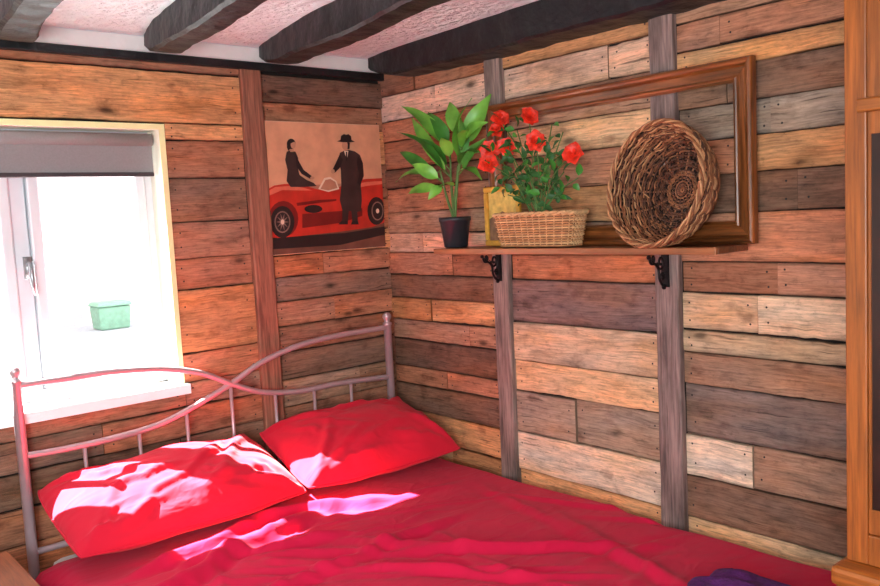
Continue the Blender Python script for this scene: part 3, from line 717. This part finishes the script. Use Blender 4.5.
# ------------------------------------------------------------------ potted green plant
pot = on_x(456, 244, -.125); pxy = Vector((pot.x, pot.y, SZ+.0015))
root = empty('potted_plant', tuple(pxy), 'broad-leaved green plant in a black pot at the left end of shelf', 'plant')
m = MB(); m.lathe([(0, 0), (.038, 0), (.042, .004), (.054, .092), (.058, .094), (.058, .108), (.053, .108), (.050, .09), (0, .09)], 28, Matrix.Translation(pxy)); m.build('pot', M_pot, root, smooth=True, bevel=0)
m = MB(); m.lathe([(.049, .091), (.03, .096), (0, .098)], 20, Matrix.Translation(pxy)); m.build('soil', M_soil, root, smooth=True)
ms = MB(); ml = MB()
S0 = pxy+Vector((0, 0, .09))
stems = [on_x(450, 150, -.12), on_x(462, 140, -.11), on_x(440, 170, -.15), on_x(458, 165, -.10)]
for s in stems: ms.tube(spline([S0, S0.lerp(s, .5)+Vector((0, .006, 0)), s], 5), [.005]*6+[.0035]*5, 7)
tips = [(401, 106, -.20, .064, 0), (491, 94, -.05, .076, 1), (396, 182, -.20, .052, 2), (428, 112, -.14, .060, 0), (397, 132, -.22, .056, 0), (450, 102, -.07, .062, 1), (488, 122, -.16, .062, 1),
        (491, 152, -.07, .046, 3), (408, 194, -.16, .044, 2), (412, 164, -.20, .052, 2), (482, 180, -.14, .04, 3), (428, 200, -.2, .04, 2), (472, 98, -.2, .064, 1), (478, 152, -.20, .046, 3), (438, 188, -.20, .04, 3),
        (400, 152, -.12, .048, 2), (441, 138, -.2, .052, 0), (420, 138, -.2, .050, 0), (460, 118, -.15, .054, 1), (486, 138, -.12, .050, 1), (412, 118, -.1, .050, 0), (468, 130, -.2, .05, 1)]
camd = Vector((-.62, -.45, .45))
for (a, b, x, w, k) in tips:
    tip = on_x(a, b, x); st = S0.lerp(stems[k], random.uniform(.55, 1.0)); bs = st.lerp(tip, .16)
    upv = camd*.8+Vector((random.uniform(-.5, .5), random.uniform(-.5, .5), random.uniform(0, .8)))
    ms.tube([st, bs], .0025, 6, caps=False); leaf(ml, bs, tip, w, up=upv, arch=.13, mat=random.choice([0, 0, 1]), pk=.75, n=11)
ms.build('stem', M_stem, root, smooth=True); ml.build('foliage', [M_leaf, M_leaf2], root, smooth=True)

# ------------------------------------------------------------------ rectangular wicker basket with flowers
bc = on_x(540, 243, -.135); BX, BY = bc.x, bc.y
ya = on_x(498, 240, -.14).y; yb = on_x(583, 240, -.14).y; BL = abs(ya-yb)/2*.95; BH = .108
def rr(t, a, b, p=5):
    c, s = math.cos(t), math.sin(t); k = (abs(c)**p+abs(s)**p)**(-1/p); return a*k*c, b*k*s
root = empty('wicker_basket', (BX, BY, SZ+.001), 'rectangular tan wicker basket holding the red flowers', 'basket', None)
m = MB(); NS = 40; rows = 13
def bsz(z): q = z/BH; return .036+.010*q, BL*(.86+.14*q)
for i in range(rows):
    z = .006+(BH-.014)*i/(rows-1); a, b = bsz(z)
    pts = []
    for k in range(NS*4):
        t = 2*PI*k/(NS*4); off = .0034*math.cos(NS/2*t+(i % 2)*PI); x, y = rr(t, a+off, b+off); pts.append((BX+x, BY+y, SZ+.001+z))
    m.tube(pts, .0036, 5, closed=True, mat=i % 3 == 1)
m.build('woven_side', [WT[0], WT[1]], root, smooth=True)
m = MB()
for k in range(NS):
    t = 2*PI*(k+.5)/NS*1.0; P = []
    for z in (0.004, BH*.5, BH-.004): a, b = bsz(z); x, y = rr(t, a, b); P.append((BX+x, BY+y, SZ+.001+z))
    m.tube(P, .0024, 5)
m.build('stake', WT[1], root); m = MB(); 
for ph in (0, PI):
    pts = []
    for k in range(240):
        t = 2*PI*k/240; a, b = bsz(BH); o_ = .004*math.cos(NS/2*t*1.0+ph); x, y = rr(t, a+o_, b+o_); pts.append((BX+x, BY+y, SZ+.001+BH-.002+.004*math.sin(NS/2*t+ph)))
    m.tube(pts, .0045, 6, closed=True)
m.build('rim', WT[1], root, smooth=True)
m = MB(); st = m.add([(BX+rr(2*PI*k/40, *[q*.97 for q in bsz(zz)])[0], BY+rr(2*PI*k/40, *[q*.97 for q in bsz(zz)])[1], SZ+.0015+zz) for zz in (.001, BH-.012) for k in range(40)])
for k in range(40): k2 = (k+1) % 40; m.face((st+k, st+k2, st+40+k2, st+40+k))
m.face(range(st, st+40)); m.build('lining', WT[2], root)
fl = empty('flowering_plant', (BX, BY, SZ+.03), 'bushy plant with bright red flowers in the tan basket', 'plant')
m = MB(); m.lathe([(.036, .0), (.03, .006), (0, .008)], 20, Matrix.Translation((BX, BY, SZ+.085)) @ Matrix.Diagonal((.9, 2.0, 1, 1))); m.build('moss', M_soil, fl, smooth=True)
blooms = [(500, 119, -.13), (529, 117, -.11), (490, 150, -.15), (489, 164, -.17), (507, 147, -.13), (536, 141, -.16), (573, 154, -.15), (497, 130, -.12)]
ms = MB(); ml = MB(); S = Vector((BX, BY, SZ+.09))
ends = []
for (a, b, x) in blooms:
    p = on_x(a, b, x); st = S+Vector((random.uniform(-.01, .01), random.uniform(-.03, .03), 0)); mid = st.lerp(p, .5)+Vector((0, random.uniform(-.02, .02), .03)); sp = spline([st, mid, p], 6); ends.append(sp)
    ms.tube(sp, .002, 6)
for (a, b, x) in [(548, 146, -.14), (563, 132, -.14), (528, 165, -.15), (564, 172, -.13), (515, 172, -.14), (552, 124, -.13), (578, 178, -.14), (517, 130, -.13), (502, 186, -.12), (508, 195, -.14), (545, 190, -.15), (562, 195, -.14)]:
    p = on_x(a, b, x); st = S; sp = spline([st, st.lerp(p, .5)+Vector((0, 0, .02)), p], 6); ends.append(sp); ms.tube(sp, .0018, 6)
for sp in ends:
    for k in range(8):
        c = sp[random.randint(4, len(sp)-1)]; d = Vector((random.uniform(-.6, .5), random.uniform(-1, 1), random.uniform(-.4, .8))).normalized()
        leaf(ml, c+d*.008, c+d*random.uniform(.034, .060), random.uniform(.018, .027), up=camd+Vector((random.uniform(-.9, .9), random.uniform(-.9, .9), random.uniform(-.3, .8))), arch=.12, mat=random.choice([0, 0, 0, 1]), n=5)
ms.build('stem', M_stem, fl, smooth=True); ml.build('foliage', [M_leafd, M_leaf2], fl, smooth=True)
for i, (a, b, x) in enumerate(blooms):
    p = on_x(a, b, x); face_d = (CAM-p).normalized()*.8+Vector((random.uniform(-.5, .3), random.uniform(-.4, .4), random.uniform(0, .6))); face_d.normalize()
    u = face_d.orthogonal().normalized(); w = face_d.cross(u); m = MB(); rad = random.uniform(.033, .039)
    for ring, (q, lift, cnt) in enumerate(((1.0, .2, 7), (.75, .5, 6), (.45, .9, 4))):
        for k in range(cnt):
            t = 2*PI*k/cnt+ring*.6+i+random.uniform(-.2, .2); d = (u*math.cos(t)+w*math.sin(t)); tip = p+d*rad*q*random.uniform(.8, 1.12)+face_d*rad*lift*random.uniform(.3, .8)
            leaf(m, p, tip, rad*1.15*q+.006, up=face_d, arch=random.uniform(0, .16), fold=.25, n=6)
    bl = m.build('bloom', M_bloom, fl, smooth=True)

# ------------------------------------------------------------------ round wicker bowl, leaning
RB = .170; DB = .116
bw = on_x(655, 184, -.165)
axis = Vector((-1, .18, .18)).normalized()
zq = axis.to_track_quat('Z', 'Y').to_matrix().to_4x4()
th = math.asin(axis.z)
cen = Vector((-.176, bw.y, SZ+.006+RB*math.cos(th)))
def bprof(s):   # s 0 middle of the base, 1 rim: flat base, steep side
    if s < .42: return RB*.66*s/.42, -DB
    q = (s-.42)/.58; return RB*(.66+.34*math.sin(q*PI/2)**.8), -DB+DB*q**1.25
Mb = Matrix.Translation(cen) @ zq
root = empty('wicker_bowl', (cen.x, cen.y, SZ+.001), 'round brown wicker bowl propped on its rim against the wood frame', 'basket')
NR = 30
m = MB(); NRI = 56
for i in range(NRI):
    s = .02+.96*i/(NRI-1); r, z = bprof(s); r2, z2_ = bprof(min(1, s+.01)); tn = Vector((r2-r, z2_-z))
    tn = tn.normalized() if tn.length > 1e-6 else Vector((0, 1)); nn = Vector((-tn.y, tn.x))
    K = 150 if s > .2 else 60; pts = []
    for k in range(K):
        t = 2*PI*k/K; o_ = .0046*math.cos(NR/2*t+(i % 2)*PI)*(1 if s > .1 else .3)
        al = .006*noise.noise(Vector((math.cos(t)*1.8, math.sin(t)*1.8, i*3.1)))*(s > .2)
        rr_ = max(.002, r+nn.x*o_+tn.x*al); zz_ = z+nn.y*o_+tn.y*al; pts.append(Mb @ Vector((rr_*math.cos(t), rr_*math.sin(t), zz_)))
    m.tube(pts, random.uniform(.0020, .0032), 5, closed=True, mat=random.choice([0, 1, 1, 2]) if s > .6 else random.choice([0, 0, 0, 1, 3]))  # rings towards the base take darker tones: the hollow's shade painted in
for i in range(110):  # fine tangled twigs on the side
    t0 = random.uniform(0, 2*PI); ln = random.uniform(.3, 1.2)*random.choice([-1, 1]); s0 = random.uniform(.5, 1.0); s1 = min(1.0, max(.45, s0+random.uniform(-.4, .4))); pts = []; sgn = random.choice([-1, -1, 1])
    for k in range(14):
        q = k/13; s = s0+(s1-s0)*q; r, z = bprof(s); t = t0+ln*q; o_ = sgn*(.005+.003*math.sin(q*9)); pts.append(Mb @ Vector(((r+o_)*math.cos(t), (r+o_)*math.sin(t), z)))
    m.tube(pts, random.uniform(.0013, .0023), 4, mat=random.choice([0, 1, 1, 2]))
m.build('woven_side', WK, root, smooth=True)
m = MB()
for k in range(NR):
    t = 2*PI*k/NR; m.tube([Mb @ Vector((bprof(s)[0]*math.cos(t), bprof(s)[0]*math.sin(t), bprof(s)[1])) for s in [.05+.95*q/18 for q in range(19)]], .0030, 5, mat=k % 2)
m.build('stake', WK, root, smooth=True)
m = MB()
for ph in range(4):
    pts = []
    for k in range(300):
        t = 2*PI*k/300; jr = .005*noise.noise(Vector((math.cos(t)*3, math.sin(t)*3, ph*2.0))); a_ = 12*t+ph*2*PI/4
        pts.append(Mb @ Vector(((RB+jr+.0046*math.cos(a_))*math.cos(t), (RB+jr+.0046*math.cos(a_))*math.sin(t), jr+.0046*math.sin(a_))))
    m.tube(pts, .0034, 5, closed=True, mat=(1, 2, 1, 2)[ph])
m.build('rim', WK, root, smooth=True)
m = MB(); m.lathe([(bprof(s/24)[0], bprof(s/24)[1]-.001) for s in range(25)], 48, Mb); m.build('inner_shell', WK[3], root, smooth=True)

# ------------------------------------------------------------------ tall pine cupboard
CX, CY = -.5, on_x(845, 300, -.5).y
root = empty('pine_cupboard', (-.27, CY-.4, 0), 'tall orange pine cupboard at the right edge of the photo', 'cupboard')
y0c, y1c = CY-.85, CY; sw_ = .040
m = MB(); m.box((CX+.02, y0c, .74), (-.02, y1c, 2.0)); m.build('cabinet_body', M_pine, root)
m = MB(); m.box((CX-.03, y0c-.01, .0), (-.019, y1c+.008, .70)); m.build('lower_cabinet', M_pine, root, bevel=.004)
m = MB(); m.box((CX-.045, y0c-.02, .70), (-.019, y1c+.014, .738)); m.build('ledge', M_pineh, root, bevel=.01)
m = MB(); m.box((CX, y1c-sw_, .74), (CX+.02, y1c, 2.0)); m.box((CX, y0c, .74), (CX+.02, y0c+.05, 2.0)); m.box((CX, y0c+.05, 1.62), (CX+.02, y1c-sw_, 2.0)); m.box((CX, y0c+.05, .74), (CX+.02, y1c-sw_, .80))
m.build('face_frame', M_pine, root, bevel=.003)
m = MB(); m.box((CX-.012, y0c+.02, 1.60), (CX-.0005, y1c-.025, 1.625)); m.build('moulding', M_pineh, root, bevel=.004)
for a, b in ((y0c+.05, CY-.425), (CY-.425, y1c-sw_)):
    a += .001; b -= .001; m = MB(); s = .005
    for bb in (((CX+.004, a, .802), (CX+.018, b, .85)), ((CX+.004, a, 1.56), (CX+.018, b, 1.60)), ((CX+.004, a, .85), (CX+.018, a+s, 1.56)), ((CX+.004, b-s, .85), (CX+.018, b, 1.56))): m.box(*bb)
    dd = m.build('door', M_pine, root)
    m = MB(); m.box((CX+.008, a+s, .85), (CX+.016, b-s, 1.56)); m.build('panel', M_darkglass, dd)
for k in range(3):
    for a, b in ((y0c+.03, CY-.43), (CY-.42, y1c-.03)):
        m = MB(); m.box((CX-.042, a, .06+k*.21), (CX-.031, b, .25+k*.21)); dd = m.build('drawer', M_pineh, root, bevel=.004)
        m = MB(); m.lathe([(0, .03), (.014, .028), (.018, .018), (.008, .006), (.008, 0)], 14, Matrix.Translation((CX-.042, (a+b)/2, .155+k*.21)) @ Matrix.Rotation(-PI/2, 4, 'Y')); m.build('knob', M_brass, dd, smooth=True)

# ------------------------------------------------------------------ light
sd = bpy.data.lights.new('sun', 'SUN'); sd.energy = 105; sd.angle = math.radians(.4); sd.color = (1, 1, .92)
so = bpy.data.objects.new('sun', sd); COL.objects.link(so); so.rotation_euler = Vector((.62, -.76, -1.12)).to_track_quat('-Z', 'Y').to_euler()
def area(name, loc, to, size, e, col):
    d = bpy.data.lights.new(name, 'AREA'); d.energy = e; d.size = size; d.color = col; o = bpy.data.objects.new(name, d); COL.objects.link(o)
    o.location = loc; o.rotation_euler = (Vector(to)-Vector(loc)).to_track_quat('-Z', 'Y').to_euler(); return o
area('room_fill', (-2.9, -3.3, 1.5), (-.4, -.7, 1.25), .8, 40, (.97, .99, 1))
area('ceiling_wash', (-2.4, -2.3, 1.2), (-1.1, -.7, 2.09), .7, 26, (.84, .98, 1))
w = bpy.data.worlds.new('world'); SC.world = w; w.use_nodes = True
bg = w.node_tree.nodes['Background']; bg.inputs[0].default_value = (.94, .97, 1, 1); bg.inputs[1].default_value = 4.8
SC.view_settings.view_transform = 'Standard'
SC.view_settings.look = 'None'
